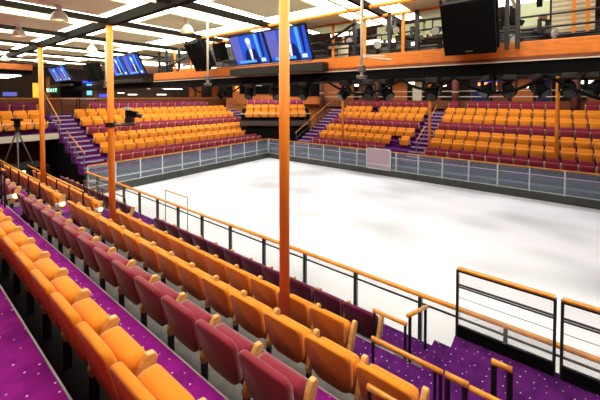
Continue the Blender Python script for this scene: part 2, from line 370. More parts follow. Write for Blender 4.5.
terraces('floor_end_stand', 'stepped floor of the stand beyond the far end of the ice', 'y', 5.25, 18.3, range(7), -.25)
stairs('floor_end_stairs', 'trim_end_nosings', 'purple stairs left of the end stand', 'y', 5.3, 6.36)
stairs('floor_corner_stairs', 'trim_corner_nosings', 'purple stairs at the corner end of the end stand', 'y', 17.2, 18.3)
for k in range(7):
    x0 = EX0 if k < 6 else 7.4; x1 = EX1 if k < 6 else 15.8
    n = int((x1-x0)/W)
    for i in range(n):
        x = x0 + W*(i+.5); m = n//2
        lab = f'{RC[k]} seat in the {RN[k]} row of the end stand, ' + (f'{ORD[i]} from its left stairs' if i < m else f'{ORD[n-1-i]} from its corner stairs')
        seat(RC[k], x, ey(k), fz(k), -PI/2, lab, f'end stand seats, {RN[k]} row', i == n-1)
terraces('floor_far_stand', 'stepped floor of the stand on the long side opposite', 'x', -4.0, 13.6, range(7), -.25)
stairs('floor_far_stairs', 'trim_far_nosings', 'purple stairs at the corner end of the far stand', 'x', 12.45, 13.55)
stairs('floor_middle_stairs', 'trim_middle_nosings', 'purple stairs splitting the far stand', 'x', 4.98, 5.95)
SA0, SA1, SB1 = 5.95, 12.4, 4.95
for k in range(7):
    n = 11
    for i in range(n):
        if k == 1 and i in (1,): continue
        if k == 0 and i < 2: continue
        if k == 5 and i == 6: continue
        y = SA0 + .1 + W*(i+.5)
        lab = f'{RC[k]} seat in the {RN[k]} row of the far stand, ' + (f'{ORD[i]} cornerwards from middle stairs' if i < 6 else f'{ORD[n-1-i]} from the corner stairs')
        seat(RC[k] if k < 6 else 'red', fx(k), y, fz(k), PI, lab.replace('plum', 'dark red'), f'far stand corner-side seats, {RN[k]} row', i == 0)
    n = 13 if k < 5 else 14
    for i in range(n):
        y = SB1 - W*(i+.5)
        if k == 6 and i in (1, 10, 11): continue
        lab = f'{RC[k]} seat in the {RN[k]} row of the far stand, {ORD[i]} right of middle stairs'
        seat(RC[k] if k < 6 else 'red', fx(k), y, fz(k), PI, lab.replace('plum', 'dark red'), f'far stand right-hand seats, {RN[k]} row', i == n-1)
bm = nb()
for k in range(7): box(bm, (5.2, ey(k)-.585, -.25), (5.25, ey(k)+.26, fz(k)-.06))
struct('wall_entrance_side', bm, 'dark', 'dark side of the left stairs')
# left balcony over the dark entrance
bm = nb()
for k in (4,5,6):
    p = ey(k); box(bm, (-1.0, p-.585, fz(4)-.3), (5.25, p+.26 if k < 6 else p+1.6, fz(k)))
struct('floor_balcony', bm, 'step', 'raised platform left of the end stand')
bm = nb(); box(bm, (-1.0, ey(4)-.62, fz(4)-.26), (5.25, ey(4)-.585, fz(4)+.02)); struct('trim_balcony_edge', bm, 'ledge')
for k in (4,5,6):
    for i in range(4):
        x = 5.05 - W*(i+.5) - .1
        if k == 4 and i == 1: pass
        seat(RC[k] if k < 6 else 'maroon', x, ey(k), fz(k), -PI/2, f'{RC[k] if k<6 else "dark maroon"} seat in the {["front","middle","back"][k-4]} balcony row above the dark entrance, {ORD[i]} from the stairs', f'balcony seats, {["front","middle","back"][k-4]} row', i == 0)
# corner balcony, turned towards the ice
FW = Vector((.7934,.6088,0)); RT = Vector((.6088,-.7934,0)); CD = Vector((.74,.6726,0)).normalized(); CR = Vector((CD.y,-CD.x,0))
cc = FW*23.2 + RT*(-1.75)
bm = nb()
for j in range(3):
    obox(bm, cc + CD*(.1 + FT*j + (.0 if j < 2 else .5)) + Vector((0,0,fz(4)-.1+FR*j*.5)), CR, CD, (0,0,1), 2.55, FT/2 + (.0 if j < 2 else .5), .2+FR*j*.5)
obox(bm, cc + CD*.6 + Vector((0,0,1.0)), CR, CD, (0,0,1), 2.5, .75, .9)
struct('floor_corner_balcony', bm, 'dark', 'raised corner platform')
bm = nb(); obox(bm, cc - CD*(FT/2-.08) + Vector((0,0,fz(4)-.08)), CR, CD, (0,0,1), 2.55, .03, .16); struct('trim_corner_edge', bm, 'wall')
rz = math.atan2(-CD.y, -CD.x)
for j in range(3):
    for i in range(8):
        p = cc + CD*(.2 + FT*j) + CR*(W*(i-3.5))
        seat('orange' if j < 2 else 'plum', p.x, p.y, fz(4)+.1+FR*j, rz, f'{"orange" if j<2 else "plum"} seat in the {["front","middle","back"][j]} row of the corner balcony, {ORD[i]} from its left', f'corner balcony seats, {["front","middle","back"][j]} row', i == 7)
q0, q1 = cc - CD*.32 - CR*2.5, cc - CD*.32 + CR*2.5
Q_CORNER = (tuple(q0 + Vector((0,0,fz(4)+.6))), tuple(q1 + Vector((0,0,fz(4)+.6))))
# walkway floor, ice
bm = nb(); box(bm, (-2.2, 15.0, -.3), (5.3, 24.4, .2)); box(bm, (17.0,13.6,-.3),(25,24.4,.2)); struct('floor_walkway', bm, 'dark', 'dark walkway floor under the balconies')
bm = nb(); box(bm, (4.9,-5,-.3),(16.1,15.1,0)); struct('floor_ice', bm, 'ice', 'white ice rink with faint painted-in light and reflection blotches')
# entrance rails left
def slope_rail(label, a, b, posts, h, r=.02, cap='rail'):
    a, b = Vector(a), Vector(b); t = thing('stair_rail', label, 'handrail', (a.x, a.y, a.z-h)); bpy.context.view_layer.update()
    bm = nb(); tube(bm, [a,b], r, 8); obj('wooden_cap', bm, cap, t, True)
    for f in posts:
        p = a.lerp(b, f); bm = nb(); tube(bm, [p-Vector((0,0,h)), p], .018, 6); obj('post', bm, 'steel', t)
    bm = nb(); tube(bm, [a-Vector((0,0,h*.5)), b-Vector((0,0,h*.5))], .012, 6); obj('lower_rail', bm, 'steel', t)
slope_rail('wooden stair rail descending beside the balcony seats', (5.27, ey(6), fz(6)+1.25), (5.27, ey(3), fz(3)+.95), (.05,.5,.95), .9, .025)
slope_rail('lower wooden stair rail descending to the glass rail', (5.27, ey(2), fz(2)+.95), (5.27, ey(0)-.5, fz(0)+.9), (.05,.5,.95), .85, .022)
rail_thing('balcony_rail', 'thin pale rail along the front of the left balcony', (.5, ey(4)-.6, fz(4)+.55), (5.2, ey(4)-.6, fz(4)+.55), .55, (0,.25,.5,.75,1), r=.014, cap='ledge')
slope_rail('wooden stair rail at the corner end of the end stand', (18.28, ey(6), fz(6)+.9), (18.28, ey(1), fz(1)+.9), (.02,.33,.66,.98), .85, .024)
slope_rail('wooden stair rail at the corner end of the far stand', (fx(6), 13.58, fz(6)+.9), (fx(0), 13.58, fz(0)+.9), (.02,.33,.66,.98), .85, .024)
slope_rail('middle stair rail in the far stand, upper', (fx(5), 5.45, fz(5)+.9), (fx(3)+.2, 5.45, fz(3)+.95), (.02,.98), .85, .022)
slope_rail('middle stair rail in the far stand, lower', (fx(2), 5.45, fz(2)+.9), (fx(0)+.1, 5.45, fz(0)+.95), (.02,.98), .85, .022)
rail_thing('walkway_rail', 'short wooden rail on posts beside the ice, in front of the end barrier', (5.42,9.6,1.18), (5.42,8.34,1.18), 1.18, (.02,.98), r=.022, postr=.014)
rail_thing('balcony_rail', 'thin pale rail along the front of the corner balcony', Q_CORNER[0], Q_CORNER[1], .52, (0,.25,.5,.75,1), r=.02, cap='ledge')
# ------------------------------------------------------------------ poles
def pole(x, y, z0, z1, lab, grp, r=.066):
    t = thing('support_pole', lab, 'pole', (x, y, z0), 0, grp); bpy.context.view_layer.update()
    bm = nb(); tube(bm, [(x,y,z0),(x,y,z1)], r, 20); obj('shaft', bm, 'pole', t, True)
    bm = nb(); tube(bm, [(x,y,z0),(x,y,z0+.02)], r*1.7, 20); obj('base_plate', bm, 'black', t)
    bm = nb(); tube(bm, [(x,y,z1-.03),(x,y,z1)], r*1.4, 20); obj('top_plate', bm, 'beam', t)
for y, lab in ((2.63,'tall orange pole in the middle of the picture among near seats'), (7.72,'tall orange pole carrying the robotic camera bracket'), (12.85,'orange pole beside the left balcony, farthest of the near poles')):
    pole(3.1, y, nz(3), E+1.62, lab, 'near support poles')
for y, lab in ((-.41,'slim orange pole in the right part of the far stand'), (4.83,'slim orange pole beside the middle stairs of the far stand'), (10.07,'slim orange pole in the corner-side part of the far stand')):
    pole(17.52, y, fz(0), E+4.0, lab, 'far support poles', .07)
# ------------------------------------------------------------------ ceiling
CZ = E + 1.82
bm = nb(); box(bm, (-2.2,-5,CZ),(7.6,24.4,CZ+.2)); box(bm, (7.6,15.4,CZ),(26,24.4,CZ+.2)); struct('ceiling', bm, 'cream', 'low pale ceiling over the seats')
bm = nb(); box(bm, (7.6,-5,E+4.3),(27,15.4,E+4.5)); struct('ceiling_void', bm, 'wall', 'high dark ceiling above the ice')
bm = nb(); box(bm, (3.14,-5,E+1.62),(3.26,22,CZ))
for j in range(-3, 7):
    y = 5.35 + 2.62*j; box(bm, (-2.2,y-.035,E+1.68),(7.5,y+.05,CZ))
struct('ceiling_beams', bm, 'beam', 'dark grid beams under the ceiling')
grp = 'luminous ceiling panels'
xb = [-2.1,.55,3.1, 3.3,5.4,7.5]
cols = [(-2.1,.5),(.6,3.1),(3.3,5.35),(5.45,7.5)]
XN = ['behind the pole beam, back column','left of the dark pole beam','right of the dark pole beam','above the gantry']
for j in range(-3, 6):
    y0, y1 = 5.35+2.62*j+.06, 5.35+2.62*(j+1)-.06
    for ci, (x0, x1) in enumerate(cols):
        if ci == 0: continue
        t = thing('ceiling_light', f'white luminous ceiling tray with beige panel {XN[ci]}, {ORD[j+3]} bay along', 'ceiling light', ((x0+x1)/2,(y0+y1)/2,CZ-.03), 0, grp)
        bpy.context.view_layer.update()
        bm = nb(); box(bm, (x0,y0,CZ-.03),(x1,y1,CZ-.005)); obj('luminous_tray', bm, 'glow', t)
        bm = nb(); box(bm, (x0+.25,y0+.62,CZ-.14),(x1-.35,y1-.55,CZ-.11),.01); obj('beige_panel', bm, 'beige', t)
        bm = nb(); box(bm, (x0,y0+.30,CZ-.09),(x1,y0+.36,CZ-.03)); obj('divider_bar', bm, 'cream', t)
# end zone light trays
for i in range(5):
    x0 = 7.9 + 3.0*i
    t = thing('ceiling_light', f'white luminous strip over the end stand, {ORD[i]} from the gantry', 'ceiling light', (x0+1.2,19,CZ-.03), 0, grp); bpy.context.view_layer.update()
    bm = nb(); box(bm, (x0,16.2,CZ-.03),(x0+2.4,18.2,CZ-.005)); obj('luminous_tray', bm, 'glow', t)
    bm = nb(); box(bm, (x0+.3,16.8,CZ-.14),(x0+2.1,17.6,CZ-.11)); obj('beige_panel', bm, 'beige', t)
# pendant lamps
def pendant(x, y, lab):
    z = E + 1.70
    t = thing('pendant_lamp', lab, 'lamp', (x, y, z), 0, 'bell shaped pendant lamps'); bpy.context.view_layer.update()
    bm = nb(); tube(bm, [(x,y,z-.14),(x,y,z+.10)], .05, 14); obj('neck', bm, 'lamp', t, True)
    bm = nb(); lathe(bm, [(.05,-.13),(.085,-.15),(.12,-.2),(.14,-.26),(.145,-.30),(.135,-.305),(.125,-.27),(.1,-.2),(.04,-.17)], (x,y,z)); obj('shade', bm, 'lamp', t, True)
    bm = nb(); lathe(bm, [(.01,-.19),(.05,-.21),(.06,-.25),(.04,-.285),(.005,-.295)], (x,y,z), 12); obj('bulb', bm, 'warm', t, True)
    bm = nb(); tube(bm, [(x-.02,y,z-.02),(x-.22,y+.12,z+.04)], .015, 6); obj('bracket', bm, 'steel', t)
for x, y, lab in ((2.0,7.08,'bell shaped pendant lamp at the top, largest of them'), (1.95,9.7,'bell shaped pendant lamp near the left edge below the largest'), (4.05,6.2,'bell shaped pendant lamp left of the white ceiling pipe'),
                  (3.95,11.1,'bell shaped pendant lamp just left of the camera pole'), (3.9,16.4,'small distant bell lamp by the left pole'), (2.9,16.6,'small distant bell lamp left of the left pole')):
    pendant(x, y, lab)
# ceiling pipes
def pipe(x, y, zb, lab, arm=None):
    t = thing('ceiling_pipe', lab, 'pipe', (x, y, zb), 0, 'pale vertical pipes'); bpy.context.view_layer.update()
    bm = nb(); tube(bm, [(x,y,zb),(x,y,CZ-.02)], .022, 10); obj('tube', bm, 'ledge', t, True)
    bm = nb(); box(bm, (x-.045,y-.045,zb+.1),(x+.045,y+.045,zb+.2),.01); box(bm, (x-.06,y-.06,zb),(x+.06,y+.06,zb+.05),.01); obj('clamp', bm, 'steel', t)
    if arm:
        bm = nb(); tube(bm, [(x,y,zb+arm),(x+.02,y-.45,zb+arm-.08)], .014, 8); tube(bm, [(x,y,zb+arm+.02),(x+.02,y-.35,zb+arm-.02)], .01, 8); obj('arm', bm, 'ledge', t)
pipe(4.33,5.86,E+.26,'pale vertical pipe hanging left of the television pair')
pipe(4.33,2.17,E+.27,'pale vertical pipe with side arm right of the television pair', .33)
pipe(4.33,11.1,E+.3,'pale vertical pipe hanging beside the camera pole')
def yat(px, X): return (525*X/(px+117) - .7934*X)/.6088
# ------------------------------------------------------------------ gantry along the near edge of the ice
GX = 6.2
t = thing('lighting_gantry', 'long orange-fronted lighting gantry hung over the near ice edge', 'gantry', (GX,4,E+.45)); bpy.context.view_layer.update()
bm = nb(); box(bm, (GX-.04,-4,E+.635),(GX+.02,11.6,E+.875),.01); obj('orange_fascia', bm, 'fascia', t)
bm = nb(); box(bm, (GX-.05,-4,E+.58),(GX+.02,11.6,E+.633)); obj('wood_edge', bm, 'brownw', t)
bm = nb(); box(bm, (GX-.055,-4,E+.562),(GX+.02,11.6,E+.579)); obj('pale_edge', bm, 'ledge', t)
bm = nb(); box(bm, (GX-.02,-4,E+.36),(GX+.9,22,E+.56)); obj('underside_truss', bm, 'blackm', t)
bm = nb(); box(bm, (GX-.05,8.6,E+.875),(GX+.05,9.9,E+.96),.01); obj('fascia_block', bm, 'pole', t)
bm = nb(); box(bm, (GX-.3,3.9,E+.60),(GX-.06,7.0,E+.78),.01); box(bm, (GX-.32,3.9,E+.585),(GX-.06,7.0,E+.60)); obj('television_tray', bm, 'black', t)
bm = nb(); tube(bm, [(GX-.3,4.2,E+.83),(GX-.3,7.6,E+.83)], .02, 6); obj('tray_rail', bm, 'brown', t)
bm = nb(); tube(bm, [(5.7,-4,E+1.72),(5.7,8.2,E+1.72)], .04, 10); obj('upper_orange_rail', bm, 'pole', t)
bm = nb(); tube(bm, [(6.35,-4,E+1.68),(6.35,9.5,E+1.68)], .035, 10); obj('lower_orange_rail', bm, 'pole', t)
for y in (2.3, 3.15, 3.95, 9.6, 10.6):
    bm = nb(); tube(bm, [(6.42,y,E+.6),(6.42,y,E+1.68)], .035, 8); obj('orange_upright', bm, 'pole', t)
for y in (1.4, 2.0, 2.55, 3.35, 9.0, 10.2, 11.0, 11.5):
    bm = nb(); box(bm, (6.3,y-.035,E+.6),(6.37,y+.035,E+1.72)); obj('black_upright', bm, 'black', t)
for z in (.98, 1.12, 1.32):
    bm = nb(); tube(bm, [(6.5,-4,E+z),(6.5,11.5,E+z)], .018, 6); obj('guard_rail', bm, 'black', t)
bm = nb(); tube(bm, [(6.3,3.3,E+1.62),(6.25,4.1,E+1.22)], .03, 6); tube(bm, [(6.3,3.3,E+1.18),(6.25,4.2,E+1.2)], .03, 6); obj('brace', bm, 'black', t)
bm = nb(); tube(bm, [(6.3,11.4,E+1.0),(6.3,9.0,E+1.5)], .03, 6); tube(bm, [(6.3,11.4,E+1.3),(6.3,9,E+1.3)], .025, 6); obj('brace', bm, 'black', t)
for i, y in enumerate((.36, .50)):
    bm = nb(); box(bm, (5.95,y-.03,E+.75),(6.05,y+.03,E+1.75)); obj('black_upright', bm, 'black', t)
bm = nb(); obox(bm, (6.0,.43,E+1.2),(0,1,.5),(1,0,0),(0,-.5,1),.16,.03,.04); obj('brace', bm, 'beam', t)
for i, (px, w, h, lab) in enumerate(((338,.34,.4,'grey boxy lighting desk'),(356,.3,.26,'black flight case'),(384,.4,.3,'black dimmer box'),(402,.22,.42,'black amplifier stack'),(428,.5,.26,'black long case'),(524,.4,.22,'black low case'),(165,.4,.34,'black equipment case near the left end'),(230,.3,.3,'black case near the small loudspeaker'))):
    y = yat(px, 6.8); t = thing('equipment_case', f'{lab} on the catwalk behind the gantry front', 'equipment', (6.8, y, E+.58), .2*(i%3), 'catwalk equipment')
    bm = nb(); box(bm, (-.2,-w/2,0),(.2,w/2,h+.3),.02); obj('case_body', bm, 'cream' if i == 0 else 'black', t, loc=(0,0,0))
    bm = nb(); box(bm, (-.215,-w*.3,h*.5+.2),(-.2,w*.3,h*.8+.25)); obj('front_plate', bm, 'steel', t, loc=(0,0,0))
    bm = nb(); tube(bm, [(-.1,-w*.3,h+.3),(-.1,-w*.25,h+.36),(-.1,w*.25,h+.36),(-.1,w*.3,h+.3)], .015, 6); obj('handle', bm, 'steel', t, loc=(0,0,0))
for i, (px, z) in enumerate(((172,1.2),(190,1.35),(226,1.3),(329,1.05),(352,1.3),(376,1.15),(390,1.42),(412,1.2),(436,1.3),(508,1.0),(541,1.05))):
    y = yat(px, 6.55); t = thing('catwalk_spotlight', f'small black spotlight clamped to the catwalk rails, {ORD[i]} along from the left', 'spotlight', (6.55, y, E+z), .5*(i%4), 'catwalk spotlights')
    bm = nb(); tube(bm, [(-.16,0,-.05),(.12,0,.03)], .085, 12, .06); obj('housing', bm, 'black', t, loc=(0,0,0))
    bm = nb(); tube(bm, [(-.175,0,-.054),(-.16,0,-.05)], .075, 12); obj('lens', bm, 'lightgrey', t, loc=(0,0,0))
    bm = nb(); box(bm, (-.03,-.1,-.02),(.03,-.085,.2)); box(bm, (-.03,.085,-.02),(.03,.1,.2)); box(bm, (-.03,-.1,.19),(.03,.1,.21)); obj('yoke', bm, 'black', t, loc=(0,0,0))
# second truss carrying the far televisions
bm = nb(); box(bm, (GX-.3,11.9,E+.60),(GX-.05,15.2,E+.70)); obj('television_tray', bm, 'black', t)
bm = nb(); box(bm, (GX-.3,19.8,E+.6),(GX-.05,22.9,E+.7)); obj('television_tray', bm, 'black', t)
# cables
def cable(y0, z0, y1, z1, sag, lab, x=6.12):
    bm = nb(); pts = []
    for i in range(15):
        f = i/14; pts.append((x, y0+(y1-y0)*f, E + z0+(z1-z0)*f - sag*4*f*(1-f)))
    tube(bm, pts, .027, 8); tag(obj('hanging_cable', bm, 'cable', smooth=True), lab, 'cable')
cable(yat(324,6), .35, yat(398,6), .35, .28, 'black cable loop under the gantry right of the television tray')
cable(yat(398,6), .35, yat(452,6), .35, .2, 'black cable loop under the gantry before the large loudspeaker')
cable(yat(452,6), .35, yat(545,6), .35, .28, 'black cable loop under the large loudspeaker')
cable(yat(545,6), .35, yat(640,6), -.1, .1, 'black cable falling towards the picture edge under the gantry')
cable(yat(186,6), .45, yat(212,6), .45, .3, 'black cable loop under the small loudspeaker')
cable(yat(214,6), .4, yat(240,6), .42, .26, 'black cable loop beside the dark control window')
cable(yat(300,6), .2, yat(322,6), .5, -.02, 'black cable hanging from the left end of the television tray')
# stage lights
def stage_light(px, lab, s=1., rz=0.):
    y = yat(px, 6.25); z = E + .36
    t = thing('stage_spotlight', lab, 'stage light', (6.25, y, z), rz, 'moving stage lights'); 
    bm = nb(); box(bm, (-.11*s,-.11*s,-.10*s),(.11*s,.11*s,0),.01); obj('base', bm, 'black', t, loc=(0,0,0))
    bm = nb(); box(bm, (-.03,-.15*s,-.34*s),(.03,-.12*s,-.08*s)); box(bm, (-.03,.12*s,-.34*s),(.03,.15*s,-.08*s)); box(bm, (-.03,-.15*s,-.12*s),(.03,.15*s,-.09*s)); obj('yoke', bm, 'black', t, loc=(0,0,0))
    bm = nb(); tube(bm, [(.1*s,0,-.2*s),(-.02*s,0,-.27*s),(-.12*s,0,-.36*s)], .09*s, 14, .115*s); obj('head', bm, 'blackm', t, loc=(0,0,0), smooth=True)
    bm = nb(); tube(bm, [(-.12*s,0,-.36*s),(-.13*s,0,-.367*s)], .09*s, 14); obj('lens', bm, 'post', t, loc=(0,0,0))
for i, px in enumerate((222,250,275,305,345,368,385,432,487,507,537,568,594)):
    stage_light(px, f'black moving stage light under the gantry, {ORD[i]} from the gantry end', 1.0 if px < 440 else .85, (-.6,.3,1.1,.0)[i%4])
# televisions
def tv(yc, lab, mirror=False):
    w, h = 1.31, .85; tilt = math.radians(25)
    t = thing('television', lab, 'television', (5.98, yc, E+1.265), 0, 'wide televisions in pairs')
    t.rotation_euler = (0, -tilt, 0)       # screen faces -x and looks down a little
    bm = nb(); box(bm, (0,-w/2,-h/2),(.07,w/2,h/2),.012); obj('casing', bm, 'black', t, loc=(0,0,0))
    bm = nb(); box(bm, (.07,-.2,-.2),(.16,.2,.2)); obj('mount', bm, 'black', t, loc=(0,0,0))
    s = -1
    def P(pts, m, x):           # pts in screen units: u right -1..1 seen from the front, v up -1..1
        bm = nb(); prism(bm, [(x, s*u*(w/2-.035), v*(h/2-.035)) for u, v in pts], (.001,0,0))
        return bm
    scr = obj('screen', P([(-1,-1),(1,-1),(1,1),(-1,1)], None, -.002), 's_blue', t, loc=(0,0,0))
    def pic(nm, pts, m, x): obj(nm, P(pts, m, x), m, scr, loc=(0,0,0))
    pic('picture_backdrop', [(-1,-.75),(-.5,-.8),(-.42,1),(-1,1)], 's_lilac', -.0035)
    pic('picture_backdrop', [(.5,-.6),(.62,-.6),(.66,1),(.5,1)], 's_cyan', -.0035)
    pic('picture_backdrop', [(.72,-.6),(.8,-.6),(.88,1),(.74,1)], 's_dark', -.0035)
    pic('presenter_suit', [(-.34,-1),(.5,-1),(.46,-.3),(.36,.0),(.18,.1),(.02,.1),(-.2,-.1),(-.3,-.4)], 's_dark', -.005)
    pic('presenter_shirt', [(.02,-.75),(.12,-.8),(.2,.06),(.02,.06)], 's_white', -.0065)
    pic('presenter_head', [(.1+.13*math.cos(a*PI/7), .4+.36*math.sin(a*PI/7)) for a in range(14)], 's_skin', -.0065)
    pic('presenter_hair', [(.1+.15*math.cos(a*PI/7), .6+.22*math.sin(a*PI/7)) for a in range(14)], 's_white', -.008)
    pic('caption_bar', [(-.8,-.92),(.28,-.92),(.28,-.74),(-.8,-.74)], 's_cyan', -.008)
    pic('channel_mark', [(.58,-.9),(.84,-.9),(.84,-.66),(.58,-.66)], 's_white', -.008)
for yc0, n in ((4.16+1.485,'largest pair, above the tray'), (12.0+1.485,'middle pair, right of the camera pole'), (19.9+1.485,'smallest distant pair beside the left pole')):
    tv(yc0+.67, f'left television of the {n}, showing a presenter on blue')
    tv(yc0-.67, f'right television of the {n}, showing a presenter on blue')
# loudspeakers
def speaker(y, w, h, d, lab, rz=0., x=5.62, zc=1.06, tilt=17):
    t = thing('loudspeaker', lab, 'loudspeaker', (x, y, E+zc)); t.rotation_euler = (0, -math.radians(tilt), rz)
    bm = nb(); box(bm, (0,-w/2,-h/2),(d,w/2,h/2),.015); obj('cabinet', bm, 'blackm', t, loc=(0,0,0))
    bm = nb(); box(bm, (-.012,-w/2+.03,-h/2+.03),(0,w/2-.03,h/2-.03)); obj('grille', bm, 'blackm', t, loc=(0,0,0))
    bm = nb(); box(bm, (-.018,-.05,-h/2+.05),(-.012,.05,-h/2+.068)); obj('badge', bm, 'steel', t, loc=(0,0,0))
    bm = nb(); box(bm, (d*.3,-w/2-.03,-h*.45),(d*.5,-w/2-.002,h/2+.05)); obj('mounting_bracket', bm, 'beam', t, loc=(0,0,0))
    bm = nb(); box(bm, (d*.3,w/2+.002,-h*.45),(d*.5,w/2+.03,h/2+.05)); obj('mounting_bracket', bm, 'beam', t, loc=(0,0,0))
speaker(.98,.74,.84,.4,'large black loudspeaker tilted down at the top right on the gantry', tilt=25, x=5.55)
speaker(8.0,.5,.86,.4,'black loudspeaker tilted down left of the large television pair', rz=.12, zc=1.12, tilt=31, x=5.5)
speaker(7.35,.3,.5,.25,'narrow black loudspeaker between the white pipe and the televisions', x=5.75, zc=1.25)
speaker(16.3,.6,.8,.5,'distant black loudspeaker just left of the camera pole')
# ------------------------------------------------------------------ far walls and back rooms
FX, EY = 23.3, 23.2
bm = nb(); box(bm, (FX,-5,0),(FX+.2,16.0,E-.25)); struct('wall_far', bm, 'brownw', 'low wood wall behind the far stand')
bm = nb(); box(bm, (FX-.05,-5,E-.0),(FX+.02,16.0,E+.05)); box(bm, (FX+.3,-5,E+.38),(FX+.34,16,E+.42)); struct('trim_1', bm, 'ledge', 'pale ledge behind the far stand')
bm = nb(); box(bm, (27,-6,-.3),(27.2,25.5,E+4.5)); struct('wall_back', bm, 'wall', 'dark back wall of the far gallery')
bm = nb(); box(bm, (FX,-6,E+1.95),(FX+.2,16.0,E+4.5)); struct('wall_upper', bm, 'upper', 'upper wall above the far gallery')
bm = nb(); box(bm, (FX,-6,E+1.75),(27,16,E+1.94)); struct('ceiling_gallery', bm, 'wall', 'gallery ceiling')
bm = nb(); box(bm, (FX,-6,3.2),(27,16,3.35)); struct('floor_gallery', bm, 'brownw', 'gallery floor')
bm = nb(); box(bm, (-2.4,EY,-.3),(25,EY+.2,E-.1)); struct('wall_end', bm, 'brownw', 'wood wall behind the end stand')
bm = nb(); box(bm, (-2.4,25.4,-.3),(27.2,25.6,E+2.5)); struct('wall_end_back', bm, 'wall', 'dark wall of the end gallery')
bm = nb(); box(bm, (-2.4,EY,E-.12),(25,EY+2.2,E-.02)); struct('floor_end_gallery', bm, 'brownw')
bm = nb(); box(bm, (-2.4,EY-.04,E-.12),(25,EY+.02,E-.06)); struct('trim_2', bm, 'rail')
bm = nb(); box(bm, (-2.4,-6,-.3),(-2.2,25.5,E+2.2)); struct('wall_near', bm, 'wallwood', 'wall behind the near stand')
bm = nb(); box(bm, (-2.4,-6.2,-.3),(27.2,-6,E+4.5)); struct('wall_right', bm, 'wall', 'wall beyond the right end')
bm = nb(); box(bm, (7.6,15.2,CZ),(27,15.4,E+4.5)); struct('wall_bulkhead', bm, 'upper')
bm = nb(); box(bm, (7.45,-6,CZ),(7.6,15.4,E+4.5)); struct('wall_bulkhead_near', bm, 'upper')
# brown columns behind the far stand
for y, lab in ((15.3,'brown marbled column behind the far stand by the corner'), (10.4,'brown marbled column behind the far stand beyond the corner-side seats'), (4.75,'brown marbled column behind the middle stairs'), (-1.3,'brown marbled column behind the right-hand seats')):
    t = thing('gallery_column', lab, 'column', (FX-.25,y,fz(6)), 0, 'brown gallery columns'); bpy.context.view_layer.update()
    bm = nb(); tube(bm, [(FX-.25,y,fz(6)),(FX-.25,y,E+4.2)], .2, 20); obj('shaft', bm, 'brown', t, True)
    bm = nb(); tube(bm, [(FX-.25,y,E+.3),(FX-.25,y,E+.36)], .23, 20); obj('collar', bm, 'ledge', t, True)
# gallery fittings: doors, lit boxes, counters
def panel(name, lab, cat, x, y, z0, z1, w, m, fm='brownw', grp=None):
    t = thing(name, lab, cat, (x, y, z0), 0, grp); bpy.context.view_layer.update()
    bm = nb(); box(bm, (x,y-w/2,z0),(x+.08,y+w/2,z1)); obj('frame', bm, fm, t)
    bm = nb(); box(bm, (x-.02,y-w/2+.06,z0+.06),(x,y+w/2-.06,z1-.06)); obj('panel', bm, m, t)
G = [(13.9,1.1,'wallwood','orange wood'),(12.4,1.0,'brownw','brown wood'),(11.4,.7,'navy','navy'),(9.3,1.3,'wallwood','orange wood'),(7.9,.8,'cream','cream lit'),(6.7,1.0,'brownw','brown wood'),
     (3.6,1.2,'navy','navy'),(2.4,.9,'brownw','brown wood'),(1.2,1.2,'wallwood','orange wood'),(.1,.8,'navy','navy'),(-2.4,1.0,'wallwood','orange wood'),(-3.5,.9,'brownw','brown wood')]
for i, (y, w, m, c) in enumerate(G):  # door-like panels along the gallery back wall
    panel('gallery_door_panel', f'{c} door-like panel in the gallery behind the far stand, {ORD[i]} from the corner', 'door panel', 25.2, y, 3.36, E+1.2, w, m, grp='gallery wall panels')
for i, (y, z, w) in enumerate(((8.2,.95,.5),(5.9,.75,.4),(1.75,1.05,.5),(.8,.55,.35),(-1.9,.75,.6),(12.9,.9,.4),(10.0,.7,.5))):
    t = thing('lit_box', f'small white lit box in the gallery behind the far stand, {ORD[i]} of these', 'lit sign', (24.8,y,E+z), 0, 'white lit gallery boxes'); bpy.context.view_layer.update()
    bm = nb(); box(bm, (24.8,y-w/2,E+z),(24.95,y+w/2,E+z+.22),.02); obj('housing', bm, 'ledge', t)
    bm = nb(); box(bm, (24.785,y-w/2+.03,E+z+.03),(24.8,y+w/2-.03,E+z+.19)); obj('lit_face', bm, 'tube', t)
bm = nb(); box(bm, (24.9,2.6,E+1.0),(24.98,3.6,E+1.22)); tag(obj('neon_sign', bm, 'blue'), 'violet blue neon panel behind the far stand under the large loudspeaker', 'sign')
bm = nb(); box(bm, (24.85,2.6,E+.78),(24.98,3.7,E+.98)); tag(obj('amber_sign', bm, 'orangelit'), 'amber glowing panel below the violet neon panel', 'sign')
# beige shutter and ducts beyond the ice, above
t = thing('roller_shutter', 'beige corrugated roller shutter high above the far side with orange posts', 'shutter', (13,1.0,E+2.1)); bpy.context.view_layer.update()
def w2(px, py, X):
    d_y = 525*X/(px+117); return ((d_y - .7934*X)/.6088, E + (97-py)*d_y/320)
def strip(name, lab, cat, X, x0, x1, y0, y1, m, th=.15):
    (ya, za), (yb, zb) = w2(x0, y0, X), w2(x1, y1, X)
    bm = nb(); box(bm, (X, yb, E+(97-y1)*(525*X/(((x0+x1)/2)+117))/320), (X+th, ya, E+(97-y0)*(525*X/(((x0+x1)/2)+117))/320)); return bm
obj('curtain', strip('', '', '', 12.5, 549, 592, -14, 31, 'corr'), 'corr', t)
obj('guide_post', strip('', '', '', 12.3, 569, 573, -14, 34, 'pole', .05), 'pole', t); obj('guide_post', strip('', '', '', 12.3, 583, 587, -14, 33, 'pole', .05), 'pole', t)
